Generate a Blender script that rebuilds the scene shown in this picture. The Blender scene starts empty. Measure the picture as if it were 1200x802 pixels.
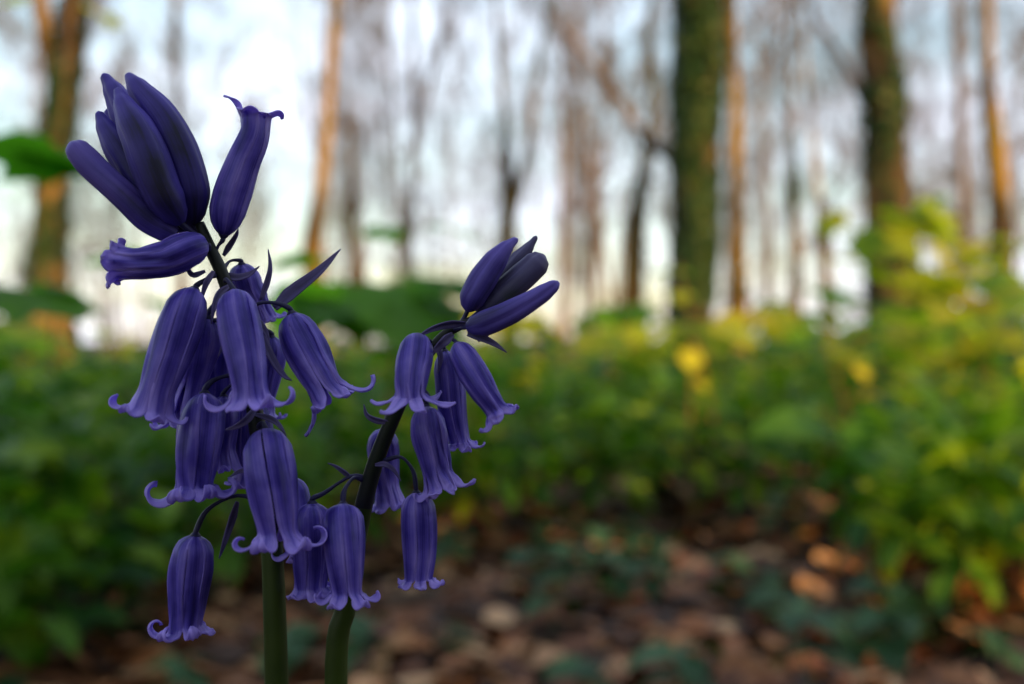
import bpy, math, random
from mathutils import Vector, Matrix, noise as mn

# ------------------------------------------------------------------ camera
SC = bpy.context.scene
COL = SC.collection
CAMZ = 0.40
FPX = 1167.0            # focal length in pixels of the 1200 px wide photograph
YF = 0.155              # focus distance
cam = bpy.data.cameras.new('camera')
cam.sensor_width = 36.0
cam.lens = 36.0 * FPX / 1200.0
cam.clip_start = 0.01
cam.clip_end = 1000.0
cam.dof.use_dof = True
cam.dof.focus_distance = YF
cam.dof.aperture_fstop = 10.5
cam_ob = bpy.data.objects.new('camera', cam)
cam_ob.location = (0, 0, CAMZ)
cam_ob.rotation_euler = (math.pi / 2, 0, 0)
COL.objects.link(cam_ob)
SC.camera = cam_ob

# ------------------------------------------------------------------ light
SUN_EL, SUN_AZ = math.radians(6.0), math.radians(145.0)
SUNH = Vector((math.sin(SUN_AZ), math.cos(SUN_AZ), 0))
world = bpy.data.worlds.new("World")
SC.world = world
world.use_nodes = True
wn, wl = world.node_tree.nodes, world.node_tree.links
bg = wn['Background']
bg.inputs[1].default_value = 0.15
sky = wn.new('ShaderNodeTexSky')
sky.sky_type = 'NISHITA'
sky.sun_disc = False
sky.sun_elevation = SUN_EL
sky.sun_rotation = SUN_AZ
sky.air_density = 1.0
sky.dust_density = 1.0
sky.ozone_density = 1.0
tc = wn.new('ShaderNodeTexCoord')
mp = wn.new('ShaderNodeMapping')
mp.inputs['Scale'].default_value = (1.6, 1.6, 4.5)
cn = wn.new('ShaderNodeTexNoise')
cn.inputs['Scale'].default_value = 2.2
cn.inputs['Detail'].default_value = 6
cn.inputs['Roughness'].default_value = 0.55
cr = wn.new('ShaderNodeValToRGB')
cr.color_ramp.elements[0].position = 0.40
cr.color_ramp.elements[0].color = (0.10, 0.10, 0.10, 1)
cr.color_ramp.elements[1].position = 0.68
cr.color_ramp.elements[1].color = (0.92, 0.92, 0.92, 1)
mix = wn.new('ShaderNodeMix')
mix.data_type = 'RGBA'
mix.inputs['B'].default_value = (4.5, 4.85, 5.7, 1)   # thin bright evening cloud
wl.new(tc.outputs['Generated'], mp.inputs[0])
wl.new(mp.outputs[0], cn.inputs['Vector'])
wl.new(cn.outputs['Fac'], cr.inputs[0])
wl.new(cr.outputs[0], mix.inputs['Factor'])
wl.new(sky.outputs[0], mix.inputs['A'])
wl.new(mix.outputs['Result'], bg.inputs[0])

sun = bpy.data.lights.new('sun', 'SUN')
sun.energy = 5.0
sun.angle = math.radians(0.6)
sun.color = (1.0, 0.56, 0.19)
sun_ob = bpy.data.objects.new('sun', sun)
sdir = Vector((SUNH.x * math.cos(SUN_EL), SUNH.y * math.cos(SUN_EL), math.sin(SUN_EL)))
sun_ob.rotation_euler = sdir.to_track_quat('Z', 'Y').to_euler()
COL.objects.link(sun_ob)

SC.view_settings.view_transform = 'Standard'
SC.view_settings.look = 'None'
SC.view_settings.exposure = 1.14
SC.view_settings.gamma = 1.0
SC.cycles.use_denoising = True
SC.cycles.max_bounces = 8
SC.cycles.transparent_max_bounces = 8
SC.cycles.sample_clamp_indirect = 4.0

# ------------------------------------------------------------------ helpers
R = random.Random(11)
PI = math.pi

def at(px, py, Y):
    return Vector(((px - 600.0) * Y / FPX, Y, CAMZ - (py - 401.0) * Y / FPX))

def smooth(a, b, x):
    t = max(0.0, min(1.0, (x - a) / (b - a)))
    return t * t * (3 - 2 * t)

def ground_z(x, y):
    d = x * SUNH.x + y * SUNH.y
    r = math.hypot(x, y)
    z = 0.05 * mn.noise(Vector((x * .5, y * .5, 0))) * smooth(0.6, 2.5, r)
    z += 0.35 * mn.noise(Vector((x * .06, y * .06, 3.3))) * smooth(8, 25, r)
    z += smooth(5, 16, d) * (1.35 + 0.3 * mn.noise(Vector((x * .25, y * .25, 8))))  # bank added behind the camera, shaped to cut off the low sun
    return z

def zone(x, y):
    px = 600 + x / y * FPX
    for lim, t in ((140, 'left of the tall bluebell'), (330, 'behind the tall bluebell'), (430, 'between the two bluebells'), (600, 'behind the smaller bluebell'),
                   (790, 'between smaller bluebell and thick ivy trunk'), (1010, 'between the two thick trunks'), (9999, 'right of the dark right hand trunk')):
        if px < lim:
            return t

class MB:
    def __init__(s):
        s.v, s.f, s.m, s.uv = [], [], [], []
    def face(s, idx, mat=0, uv=None):
        s.f.append(idx); s.m.append(mat); s.uv.append(uv or [(0.5, 0.5)] * len(idx))
    def tube(s, pts, rad, n=8, mat=0, cap=True, jit=0.0):
        n0 = len(s.v)
        t0 = (pts[1] - pts[0]).normalized()
        a = Vector((1, 0, 0)) if abs(t0.x) < .9 else Vector((0, 1, 0))
        nn = (a - t0 * a.dot(t0)).normalized()
        for i, p in enumerate(pts):
            t = (pts[min(i + 1, len(pts) - 1)] - pts[max(i - 1, 0)]).normalized()
            nn = (nn - t * nn.dot(t)).normalized()
            b = t.cross(nn)
            for k in range(n):
                an = 2 * PI * k / n
                r = rad[i]
                if jit:
                    r *= 1 + jit * mn.noise(Vector((math.cos(an) * 1.3, math.sin(an) * 1.3, p.z * 1.5 + p.x)))
                s.v.append(p + nn * (math.cos(an) * r) + b * (math.sin(an) * r))
        L = len(pts)
        for i in range(L - 1):
            for k in range(n):
                k2 = (k + 1) % n
                q = n0 + i * n
                s.face((q + k, q + k2, q + n + k2, q + n + k), mat,
                       [(k / n, i / (L - 1)), ((k + 1) / n, i / (L - 1)), ((k + 1) / n, (i + 1) / (L - 1)), (k / n, (i + 1) / (L - 1))])
        if cap:
            s.face(tuple(n0 + k for k in range(n))[::-1], mat)
            s.face(tuple(n0 + (L - 1) * n + k for k in range(n)), mat)
    def mesh(s, name, mats, smoothed=True):
        me = bpy.data.meshes.new(name)
        me.from_pydata([tuple(v) for v in s.v], [], s.f)
        for m in mats:
            me.materials.append(m)
        me.polygons.foreach_set('material_index', s.m)
        if smoothed:
            me.polygons.foreach_set('use_smooth', [True] * len(s.f))
        ul = me.uv_layers.new(name='uv')
        flat = []
        for u in s.uv:
            for q in u:
                flat += [q[0], q[1]]
        ul.data.foreach_set('uv', flat)
        me.update()
        return me

def link(name, data, parent=None, loc=None, rot=None, scale=None):
    o = bpy.data.objects.new(name, data)
    COL.objects.link(o)
    if parent is not None:
        o.parent = parent
    if loc is not None:
        o.location = loc
    if rot is not None:
        o.rotation_euler = rot
    if scale is not None:
        o.scale = (scale,) * 3 if isinstance(scale, (int, float)) else scale
    return o

def thing(name, label, cat, loc=(0, 0, 0), rz=0.0, group=None):
    o = link(name, None, None, loc, (0, 0, rz))
    o.empty_display_size = 0.05
    o['label'] = label
    o['category'] = cat
    if group:
        o['group'] = group
    return o

def copy_thing(root, loc, rz, label=None, scale=1.0):
    r = root.copy(); COL.objects.link(r)
    r.location = loc; r.rotation_euler = (0, 0, rz); r.scale = (scale,) * 3
    if label:
        r['label'] = label
    for ch in list(root.children):
        c = ch.copy(); COL.objects.link(c); c.parent = r
        for g in list(ch.children):
            d = g.copy(); COL.objects.link(d); d.parent = c
    return r

def catmull(P, n):
    out = []
    Q = [P[0] * 2 - P[1]] + list(P) + [P[-1] * 2 - P[-2]]
    segs = len(P) - 1
    for i in range(n + 1):
        u = i / n * segs
        k = min(int(u), segs - 1)
        t = u - k
        a, b, c, d = Q[k], Q[k + 1], Q[k + 2], Q[k + 3]
        out.append(0.5 * ((2 * b) + (c - a) * t + (2 * a - 5 * b + 4 * c - d) * t * t + (3 * b - a - 3 * c + d) * t ** 3))
    return out

def interp(tab, t):
    for (a, x), (b, y) in zip(tab, tab[1:]):
        if t <= b:
            u = 0 if b == a else (t - a) / (b - a)
            u = u * u * (3 - 2 * u) * .5 + u * .5
            return x + (y - x) * u
    return tab[-1][1]

# ------------------------------------------------------------------ materials
def mat_new(name):
    m = bpy.data.materials.new(name)
    m.use_nodes = True
    return m, m.node_tree.nodes, m.node_tree.links, m.node_tree.nodes['Principled BSDF']

def ramp(nodes, stops):
    r = nodes.new('ShaderNodeValToRGB')
    e = r.color_ramp.elements
    while len(e) > 1:
        e.remove(e[-1])
    e[0].position = stops[0][0]; e[0].color = stops[0][1] + (1,)
    for p, c in stops[1:]:
        q = e.new(p); q.color = c + (1,)
    return r

def noise_mat(name, stops, scale, rough=0.8, bump=0.0, bscale=None, bdist=0.01, detail=5, stretch=(1, 1, 1), spec=0.3, rnd=0.0, coord='Object'):
    m, n, l, p = mat_new(name)
    t = n.new('ShaderNodeTexCoord'); mpn = n.new('ShaderNodeMapping')
    mpn.inputs['Scale'].default_value = stretch
    l.new(t.outputs[coord], mpn.inputs[0])
    x = n.new('ShaderNodeTexNoise'); x.inputs['Scale'].default_value = scale; x.inputs['Detail'].default_value = detail
    l.new(mpn.outputs[0], x.inputs['Vector'])
    r = ramp(n, stops)
    fac = x.outputs['Fac']
    if rnd:
        oi = n.new('ShaderNodeObjectInfo')
        ma = n.new('ShaderNodeMath'); ma.operation = 'MULTIPLY_ADD'
        ma.inputs[1].default_value = rnd; l.new(oi.outputs['Random'], ma.inputs[0]); 
        sb = n.new('ShaderNodeMath'); sb.operation = 'SUBTRACT'; sb.inputs[1].default_value = rnd / 2
        l.new(fac, ma.inputs[2]); l.new(ma.outputs[0], sb.inputs[0]); fac = sb.outputs[0]
    l.new(fac, r.inputs[0])
    l.new(r.outputs[0], p.inputs['Base Color'])
    p.inputs['Roughness'].default_value = rough
    p.inputs['Specular IOR Level'].default_value = spec
    if bump:
        y = n.new('ShaderNodeTexNoise'); y.inputs['Scale'].default_value = bscale or scale * 3; y.inputs['Detail'].default_value = 6
        l.new(mpn.outputs[0], y.inputs['Vector'])
        b = n.new('ShaderNodeBump'); b.inputs['Strength'].default_value = bump; b.inputs['Distance'].default_value = bdist
        l.new(y.outputs['Fac'], b.inputs['Height']); l.new(b.outputs[0], p.inputs['Normal'])
    return m

def leaf_mat(name, stops, transl=0.4, rough=0.5, scale=9.0, rnd=0.6, island=False):
    m, n, l, p = mat_new(name)
    t = n.new('ShaderNodeTexCoord')
    x = n.new('ShaderNodeTexNoise'); x.inputs['Scale'].default_value = scale; x.inputs['Detail'].default_value = 3
    l.new(t.outputs['Object'], x.inputs['Vector'])
    if island:
        oi = n.new('ShaderNodeNewGeometry'); rs = oi.outputs['Random Per Island']
    else:
        oi = n.new('ShaderNodeObjectInfo'); rs = oi.outputs['Random']
    ma = n.new('ShaderNodeMath'); ma.operation = 'MULTIPLY_ADD'; ma.inputs[1].default_value = rnd
    l.new(rs, ma.inputs[0]); l.new(x.outputs['Fac'], ma.inputs[2])
    sb = n.new('ShaderNodeMath'); sb.operation = 'SUBTRACT'; sb.inputs[1].default_value = rnd / 2
    l.new(ma.outputs[0], sb.inputs[0])
    r = ramp(n, stops)
    l.new(sb.outputs[0], r.inputs[0])
    l.new(r.outputs[0], p.inputs['Base Color'])
    p.inputs['Roughness'].default_value = rough
    p.inputs['Specular IOR Level'].default_value = 0.25
    # side veins as fine relief
    uvn = n.new('ShaderNodeUVMap'); uvn.uv_map = 'uv'
    wv = n.new('ShaderNodeTexWave'); wv.inputs['Scale'].default_value = 4.0; wv.inputs['Distortion'].default_value = 1.0
    wv.bands_direction = 'DIAGONAL'
    l.new(uvn.outputs[0], wv.inputs['Vector'])
    b = n.new('ShaderNodeBump'); b.inputs['Strength'].default_value = 0.3; b.inputs['Distance'].default_value = 0.002
    l.new(wv.outputs['Fac'], b.inputs['Height']); l.new(b.outputs[0], p.inputs['Normal'])
    if transl:
        tr = n.new('ShaderNodeBsdfTranslucent')
        g = n.new('ShaderNodeMix'); g.data_type = 'RGBA'; g.blend_type = 'MULTIPLY'; g.inputs['Factor'].default_value = 1.0
        g.inputs['B'].default_value = (1.5, 1.7, 0.5, 1)
        l.new(r.outputs[0], g.inputs['A']); l.new(g.outputs['Result'], tr.inputs[0])
        ms = n.new('ShaderNodeMixShader'); ms.inputs[0].default_value = transl
        out = n['Material Output']
        l.new(p.outputs[0], ms.inputs[1]); l.new(tr.outputs[0], ms.inputs[2]); l.new(ms.outputs[0], out.inputs[0])
    return m

def petal_mat(name, mid, edge, dark, transl=0.38):
    m, n, l, p = mat_new(name)
    uvn = n.new('ShaderNodeUVMap'); uvn.uv_map = 'uv'
    sp = n.new('ShaderNodeSeparateXYZ'); l.new(uvn.outputs[0], sp.inputs[0])
    # |u - .5| * 2 : 0 on the midrib, 1 on the petal's edge
    a = n.new('ShaderNodeMath'); a.operation = 'SUBTRACT'; a.inputs[1].default_value = .5; l.new(sp.outputs[0], a.inputs[0])
    b = n.new('ShaderNodeMath'); b.operation = 'ABSOLUTE'; l.new(a.outputs[0], b.inputs[0])
    tco = n.new('ShaderNodeTexCoord')
    mpn = n.new('ShaderNodeMapping'); mpn.inputs['Scale'].default_value = (9, 1.6, 1); l.new(uvn.outputs[0], mpn.inputs[0])
    x = n.new('ShaderNodeTexNoise'); x.inputs['Scale'].default_value = 1.6; x.inputs['Detail'].default_value = 5
    l.new(mpn.outputs[0], x.inputs['Vector'])
    x2 = n.new('ShaderNodeTexNoise'); x2.inputs['Scale'].default_value = 180; x2.inputs['Detail'].default_value = 3
    l.new(tco.outputs['Object'], x2.inputs['Vector'])
    s1 = n.new('ShaderNodeMath'); s1.operation = 'MULTIPLY_ADD'; s1.inputs[1].default_value = .55
    l.new(b.outputs[0], s1.inputs[0])
    h = n.new('ShaderNodeMath'); h.operation = 'MULTIPLY_ADD'; h.inputs[1].default_value = .35; h.inputs[2].default_value = -.14
    l.new(x.outputs['Fac'], h.inputs[0]); l.new(h.outputs[0], s1.inputs[2])
    vt = n.new('ShaderNodeMapRange'); vt.interpolation_type = 'SMOOTHSTEP'; vt.inputs[1].default_value = .35; vt.inputs[2].default_value = .9; vt.inputs[4].default_value = .38
    l.new(sp.outputs[1], vt.inputs[0])
    s3 = n.new('ShaderNodeMath'); l.new(s1.outputs[0], s3.inputs[0]); l.new(vt.outputs[0], s3.inputs[1])
    h2 = n.new('ShaderNodeMath'); h2.operation = 'MULTIPLY_ADD'; h2.inputs[1].default_value = .5
    l.new(x2.outputs['Fac'], h2.inputs[0]); 
    s2 = n.new('ShaderNodeMath'); s2.operation = 'SUBTRACT'; s2.inputs[1].default_value = .25
    l.new(s3.outputs[0], h2.inputs[2]); l.new(h2.outputs[0], s2.inputs[0])
    r = ramp(n, [(0.0, dark), (0.16, mid), (0.46, edge)])
    l.new(s2.outputs[0], r.inputs[0])
    l.new(r.outputs[0], p.inputs['Base Color'])
    p.inputs['Roughness'].default_value = .36 if transl > .25 else .55
    p.inputs['Specular IOR Level'].default_value = .4
    bp = n.new('ShaderNodeBump'); bp.inputs['Strength'].default_value = .25; bp.inputs['Distance'].default_value = .0003
    l.new(x.outputs['Fac'], bp.inputs['Height']); l.new(bp.outputs[0], p.inputs['Normal'])
    tr = n.new('ShaderNodeBsdfTranslucent'); l.new(r.outputs[0], tr.inputs[0])
    ms = n.new('ShaderNodeMixShader'); ms.inputs[0].default_value = transl
    l.new(p.outputs[0], ms.inputs[1]); l.new(tr.outputs[0], ms.inputs[2]); l.new(ms.outputs[0], n['Material Output'].inputs[0])
    return m

M = {}
M['petal'] = petal_mat('petal', (0.135, 0.095, 0.58), (0.47, 0.36, 0.93), (0.045, 0.030, 0.30))
M['bud'] = petal_mat('bud', (0.022, 0.014, 0.145), (0.060, 0.040, 0.32), (0.006, 0.005, 0.03), .03)
M['greybud'] = petal_mat('grey_bud', (0.055, 0.050, 0.105), (0.08, 0.07, 0.17), (0.035, 0.04, 0.05), .05)
M['violetbud'] = petal_mat('violet_bud', (0.050, 0.034, 0.24), (0.11, 0.078, 0.40), (0.022, 0.016, 0.10), .08)
M['bract'] = petal_mat('bract', (0.09, 0.07, 0.20), (0.15, 0.12, 0.30), (0.045, 0.035, 0.10), .2)
M['stem'] = noise_mat('flower_stem', [(0.3, (0.010, 0.006, 0.016)), (0.5, (0.007, 0.010, 0.008)), (0.7, (0.014, 0.024, 0.010))], 90, .5, .2, 300, .0003)
M['stemgreen'] = noise_mat('green_flower_stem', [(0.3, (0.020, 0.038, 0.004)), (0.7, (0.040, 0.064, 0.008))], 90, .45, .2, 300, .0003)
M['pedicel'] = noise_mat('pedicel', [(0.3, (0.012, 0.012, 0.04)), (0.7, (0.03, 0.026, 0.10))], 200, .5)
M['strap'] = leaf_mat('strap_leaf', [(0.3, (0.03, 0.08, 0.015)), (0.7, (0.06, 0.13, 0.03))], .25)
M['litter'] = noise_mat('leaf_litter_soil', [(0.25, (0.010, 0.007, 0.005)), (0.5, (0.035, 0.020, 0.012)), (0.75, (0.09, 0.045, 0.022))], 14, .9, .8, 40, .02, 8)
M['deadleaf'] = noise_mat('dead_leaf', [(0.12, (0.022, 0.009, 0.004)), (0.42, (0.16, 0.050, 0.014)), (0.62, (0.34, 0.135, 0.040)), (0.88, (0.60, 0.37, 0.19))], 25, .55, .4, 90, .003, 4, rnd=.8, spec=.5)
m_, n_, l_, p_ = mat_new('dead_leaves_mass')
gi = n_.new('ShaderNodeNewGeometry'); rr = ramp(n_, [(0.0, (0.015, 0.007, 0.004)), (0.45, (0.10, 0.032, 0.010)), (0.8, (0.28, 0.105, 0.032)), (1.0, (0.55, 0.34, 0.18))])
l_.new(gi.outputs['Random Per Island'], rr.inputs[0]); l_.new(rr.outputs[0], p_.inputs['Base Color']); p_.inputs['Roughness'].default_value = .6
M['deadmass'] = m_
M['herb'] = leaf_mat('herb_leaf', [(0.15, (0.010, 0.055, 0.008)), (0.5, (0.030, 0.12, 0.010)), (0.85, (0.095, 0.22, 0.012))], .4)
M['herbmass'] = leaf_mat('herb_mass', [(0.15, (0.018, 0.085, 0.008)), (0.5, (0.075, 0.19, 0.010)), (0.85, (0.22, 0.32, 0.012))], .4, island=True)
M['sapling'] = leaf_mat('sapling_leaf', [(0.10, (0.11, 0.24, 0.015)), (0.5, (0.26, 0.34, 0.02)), (0.85, (0.42, 0.40, 0.03))], .5)
M['broad'] = leaf_mat('broad_leaf', [(0.15, (0.045, 0.17, 0.015)), (0.8, (0.12, 0.30, 0.03))], .6)
M['yellow'] = leaf_mat('yellow_leaf', [(0.2, (0.32, 0.36, 0.02)), (0.8, (0.55, 0.50, 0.03))], .5)
M['bluegreen'] = leaf_mat('bluegreen_leaf', [(0.2, (0.018, 0.06, 0.025)), (0.8, (0.05, 0.13, 0.045))], .2, .4)
M['ivy'] = leaf_mat('ivy_leaf', [(0.1, (0.006, 0.024, 0.005)), (0.6, (0.014, 0.042, 0.006)), (0.95, (0.05, 0.075, 0.008))], .15, .45, island=True)
M['bark'] = noise_mat('mossy_bark', [(0.30, (0.018, 0.014, 0.009)), (0.44, (0.045, 0.033, 0.014)), (0.52, (0.15, 0.098, 0.028)), (0.58, (0.12, 0.085, 0.022)), (0.64, (0.05, 0.055, 0.012)), (0.78, (0.022, 0.034, 0.008))], 1.5, .9, .9, 16, .03, 8, (1, 1, .35), rnd=.12)
M['sunbark'] = noise_mat('sun_tinted_bark', [(0.30, (0.025, 0.020, 0.010)), (0.44, (0.08, 0.055, 0.016)), (0.53, (0.20, 0.13, 0.024)), (0.62, (0.08, 0.08, 0.012)), (0.78, (0.025, 0.04, 0.008))], 1.7, .9, .9, 16, .03, 8, (1, 1, .45))  # warm sunlight painted into the bark as gold, between dark and mossy tones
M['barkfar'] = noise_mat('grey_bark', [(0.3, (0.045, 0.036, 0.030)), (0.5, (0.12, 0.09, 0.075)), (0.7, (0.07, 0.065, 0.035))], 1.6, .9, .6, 12, .03, 6, (1, 1, .4), rnd=.2)
M['twig'] = noise_mat('twig', [(0.3, (0.05, 0.04, 0.036)), (0.7, (0.12, 0.095, 0.08))], 3, .8)
M['springleaf'] = leaf_mat('spring_leaf', [(0.1, (0.16, 0.10, 0.03)), (0.5, (0.16, 0.17, 0.03)), (0.9, (0.10, 0.16, 0.03))], .5, island=True)
M['redstem'] = noise_mat('red_brown_stem', [(0.3, (0.10, 0.04, 0.02)), (0.7, (0.20, 0.10, 0.035))], 12, .7)
M['herbstem'] = noise_mat('herb_stem', [(0.3, (0.04, 0.07, 0.02)), (0.7, (0.09, 0.10, 0.03))], 12, .7)
M['deadwood'] = noise_mat('dead_wood', [(0.3, (0.045, 0.032, 0.024)), (0.6, (0.13, 0.09, 0.065)), (0.8, (0.20, 0.16, 0.12))], 14, .85, .8, 60, .006, 7, (1, 1, 1))

# ------------------------------------------------------------------ ground
def build_ground():
    mb = MB()
    radii = [0.0]
    r = 0.25
    while r < 420:
        radii.append(r); r *= 1.085
    NA = 160
    mb.v.append(Vector((0, 0, ground_z(0, 0))))
    for r in radii[1:]:
        for k in range(NA):
            a = 2 * PI * k / NA
            x, y = r * math.cos(a), r * math.sin(a)
            mb.v.append(Vector((x, y, ground_z(x, y))))
    for k in range(NA):
        mb.face((0, 1 + k, 1 + (k + 1) % NA))
    for i in range(len(radii) - 2):
        q = 1 + i * NA
        for k in range(NA):
            k2 = (k + 1) % NA
            mb.face((q + k, q + NA + k, q + NA + k2, q + k2))
    o = link('ground', mb.mesh('ground', [M['litter']]))
    o['kind'] = 'structure'
    o['label'] = 'woodland floor of dark soil and leaf litter'
    return o
ground = build_ground()

# ------------------------------------------------------------------ bluebells
def frames(C):
    T = []
    for i in range(len(C)):
        T.append((C[min(i + 1, len(C) - 1)] - C[max(i - 1, 0)]).normalized())
    a = Vector((1, 0, 0))
    if abs(T[0].x) > .9:
        a = Vector((0, 0, 1))
    nn = (a - T[0] * a.dot(T[0])).normalized()
    N = []
    for t in T:
        nn = (nn - t * nn.dot(t)).normalized()
        N.append(nn.copy())
    return T, N

BELL = [(0, .20), (.03, .46), (.09, .74), (.20, .93), (.36, 1.0), (.58, .95), (.82, .86), (1, .93)]

def add_solid(o, t):
    md = o.modifiers.new('thickness', 'SOLIDIFY')
    md.thickness = t
    md.offset = 0

def petal_mesh(C, T, N, r0, ang, k, rng, tip, curl, flare, slim, waist, gap, taper=0.0, cru=1.0, twist=0.0):
    """one tepal: follows the bell, then curls outward past the mouth"""
    mb = MB()
    nt, ns, nu = 20, 18, 12
    rows = []
    inner = k % 2
    off = (-.025 if inner else .02)
    L = len(C) - 1
    for i in range(nt + 1):
        t = i / nt
        f = t * L; j = min(int(f), L - 1); u = f - j
        c = C[j].lerp(C[j + 1], u); tt = T[j].lerp(T[j + 1], u).normalized(); n_ = N[j].lerp(N[j + 1], u).normalized()
        b = tt.cross(n_)
        e = n_ * math.cos(ang + twist * t) + b * math.sin(ang + twist * t)
        rr = r0 * (1 - taper * smooth(.1, 1, t)) * (interp(BELL, t) - waist * math.exp(-((t - .72) / .2) ** 2) + off * smooth(0, .3, t)) * (1 + .03 * math.sin(7 * t + k * 2.1))
        half = (.56 if inner else .64) * (1 - gap * smooth(.5, 1, t)) * slim
        rows.append((c + e * rr, e.copy(), b_cross(tt, e), half, rr, t * .62))
    tt = T[-1]; b = tt.cross(N[-1]); e = N[-1] * math.cos(ang + twist) + b * math.sin(ang + twist)
    rr = rows[-1][4]
    p = rows[-1][0].copy()
    Lt = r0 * tip * .88
    ph0 = flare
    et = b_cross(tt, e)
    w0 = rows[-1][3] * rr
    side = rng.uniform(-.25, .25)
    for i in range(1, ns + 1):
        s = i / ns
        ph = ph0 + curl * (s * .35 + .65 * s * s)
        d = tt * math.cos(ph) + e * math.sin(ph)
        p = p + d * (Lt / ns) + et * (side * Lt / ns * s)
        nrm = e * math.cos(ph) - tt * math.sin(ph)
        w = w0 * (1 - .10 * smooth(0, .5, s)) * (1 - s ** 2.8) ** .75 * (1 + .12 * math.sin(PI * s)) + r0 * .015
        R_ = rr * (1 + 2.0 * s)
        rows.append((p.copy(), nrm, et, w / R_, R_, .62 + .38 * s))
    ph = rng.uniform(0, 6)
    for (p, nrm, et, half, R_, v) in rows:
        for j in range(nu + 1):
            u = j / nu * 2 - 1
            a = u * half
            wav = r0 * .07 * math.sin(v * 17 + ph + (2 if u > 0 else 0)) * u * u * smooth(.15, .7, v)
            rib = r0 * .02 * math.exp(-(u / .25) ** 2) * smooth(.02, .2, v)
            cr_ = cru * r0 * .09 * mn.noise(Vector((u * 1.6 + ph * 3, v * 5.0, k * 3.7 + ph))) * smooth(.05, .3, v) + cru * r0 * .05 * mn.noise(Vector((u * 5.5, v * 4.5 + ph, k * 7.7))) * smooth(.1, .4, v)
            mb.v.append(p + et * (R_ * math.sin(a)) - nrm * (R_ * (1 - math.cos(a)) - wav - rib - cr_))
    for i in range(len(rows) - 1):
        for j in range(nu):
            q = i * (nu + 1) + j
            v0, v1 = rows[i][5], rows[i + 1][5]
            mb.face((q, q + 1, q + nu + 2, q + nu + 1), 0, [(j / nu, v0), ((j + 1) / nu, v0), ((j + 1) / nu, v1), (j / nu, v1)])
    return mb

def b_cross(t, e):
    return t.cross(e).normalized()

def pt(px, py, dy=0.0):
    return at(px, py, YF + dy * .001)

def flower(root, axis, r_px, attach=None, phase=0.0, tip=1.7, curl=3.4, flare=.35, seed=0, tips=None, slim=1.0, label=None, mat='petal', shape=None):
    """axis: (px, py, dy_mm) points from the base to the mouth; one flower part with six petal sub-parts"""
    rng = random.Random(seed)
    C = catmull([pt(*a) for a in axis], 18)
    T, N = frames(C)
    r0 = r_px * .91 * YF / FPX
    mb = MB()
    base = C[0]
    if attach:
        A = pt(*attach[0])
        mids = [pt(*q) for q in attach[1:]]
        P = catmull([A] + mids + [base - T[0] * r0 * .25, base + T[0] * r0 * .05], 16)
        mb.tube(P, [r0 * .12 + r0 * .03 * math.cos(i * .6) + (r0 * .16 if i >= 15 else 0) for i in range(len(P))], 8, 0)
    # receptacle cup at the base, and the pistil inside
    mb.tube([base - T[0] * r0 * .18, base - T[0] * r0 * .05, base + T[0] * r0 * .12], [r0 * .14, r0 * .26, r0 * .34], 10, 0)
    Q = C[:15]
    mb.tube(Q[::2], [r0 * .22, r0 * .22, r0 * .16, r0 * .08, r0 * .07, r0 * .07, r0 * .07, r0 * .1][:len(Q[::2])], 6, 0)
    fl = link('flower', mb.mesh('flower', [M['pedicel']]), root)
    if label:
        fl['label'] = label
    waist = rng.uniform(.04, .18); gap = rng.uniform(.05, .30)
    taper = rng.uniform(-.06, .08)
    cru, twist = rng.uniform(.7, 2.2), rng.uniform(-.35, .35)
    for k in range(6):
        if not (tips or {}).get(k) and rng.random() < .3:
            tips = dict(tips or {}); tips[k] = (tip * rng.uniform(.4, .7), curl * rng.uniform(.3, .8))
    if shape:
        waist, gap, taper = shape
    for k in range(6):
        ang = phase + k * PI / 3 + rng.uniform(-.08, .08)
        tp, cu = (tips or {}).get(k, (tip * rng.uniform(.85, 1.15), curl * rng.uniform(.8, 1.15)))
        m = petal_mesh(C, T, N, r0, ang, k, rng, tp, cu, flare * rng.uniform(.8, 1.2), slim, waist, gap, taper, cru, twist)
        o = link('petal', m.mesh('petal', [M[mat]]), fl)
        add_solid(o, .00022)
    return fl

def bud(root, axis, r_px, mat='bud', attach=None, prof=None, label=None):
    C = catmull([pt(*a) for a in axis], 30)
    T, N = frames(C)
    r0 = r_px * YF / FPX
    prof = prof or [(0, .25), (.06, .6), (.2, .9), (.40, 1.0), (.58, .88), (.76, .55), (.87, .34), (.97, .25), (1, .10)]
    mb = MB()
    n = 36
    for i, c in enumerate(C):
        t = i / (len(C) - 1)
        b = T[i].cross(N[i])
        for k in range(n):
            a = 2 * PI * k / n
            g = 1 - .15 * abs(math.cos(1.5 * a + .5 * t)) ** 14 * smooth(.05, .3, t) + .03 * math.cos(2 * a + 3 * t)
            mb.v.append(c + (N[i] * math.cos(a) + b * math.sin(a)) * (r0 * interp(prof, t) * g))
    for i in range(len(C) - 1):
        for k in range(n):
            q = i * n; k2 = (k + 1) % n
            u0, u1 = (k * 3 / n) % 1, ((k + 1) * 3 / n) % 1 or 1.0
            v0, v1 = i / 30, (i + 1) / 30
            mb.face((q + k, q + k2, q + n + k2, q + n + k), 0, [(u0, v0), (u1, v0), (u1, v1), (u0, v1)])
    mb.face(tuple((len(C) - 1) * n + k for k in range(n)))
    if attach:
        P = catmull([pt(*q) for q in attach] + [C[0], C[1]], 10)
        mb.tube(P, [r0 * .16] * len(P), 8, 1)
    o = link('bud', mb.mesh('bud', [M[mat], M['pedicel']]), root)
    if label:
        o['label'] = label
    return o

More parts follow.
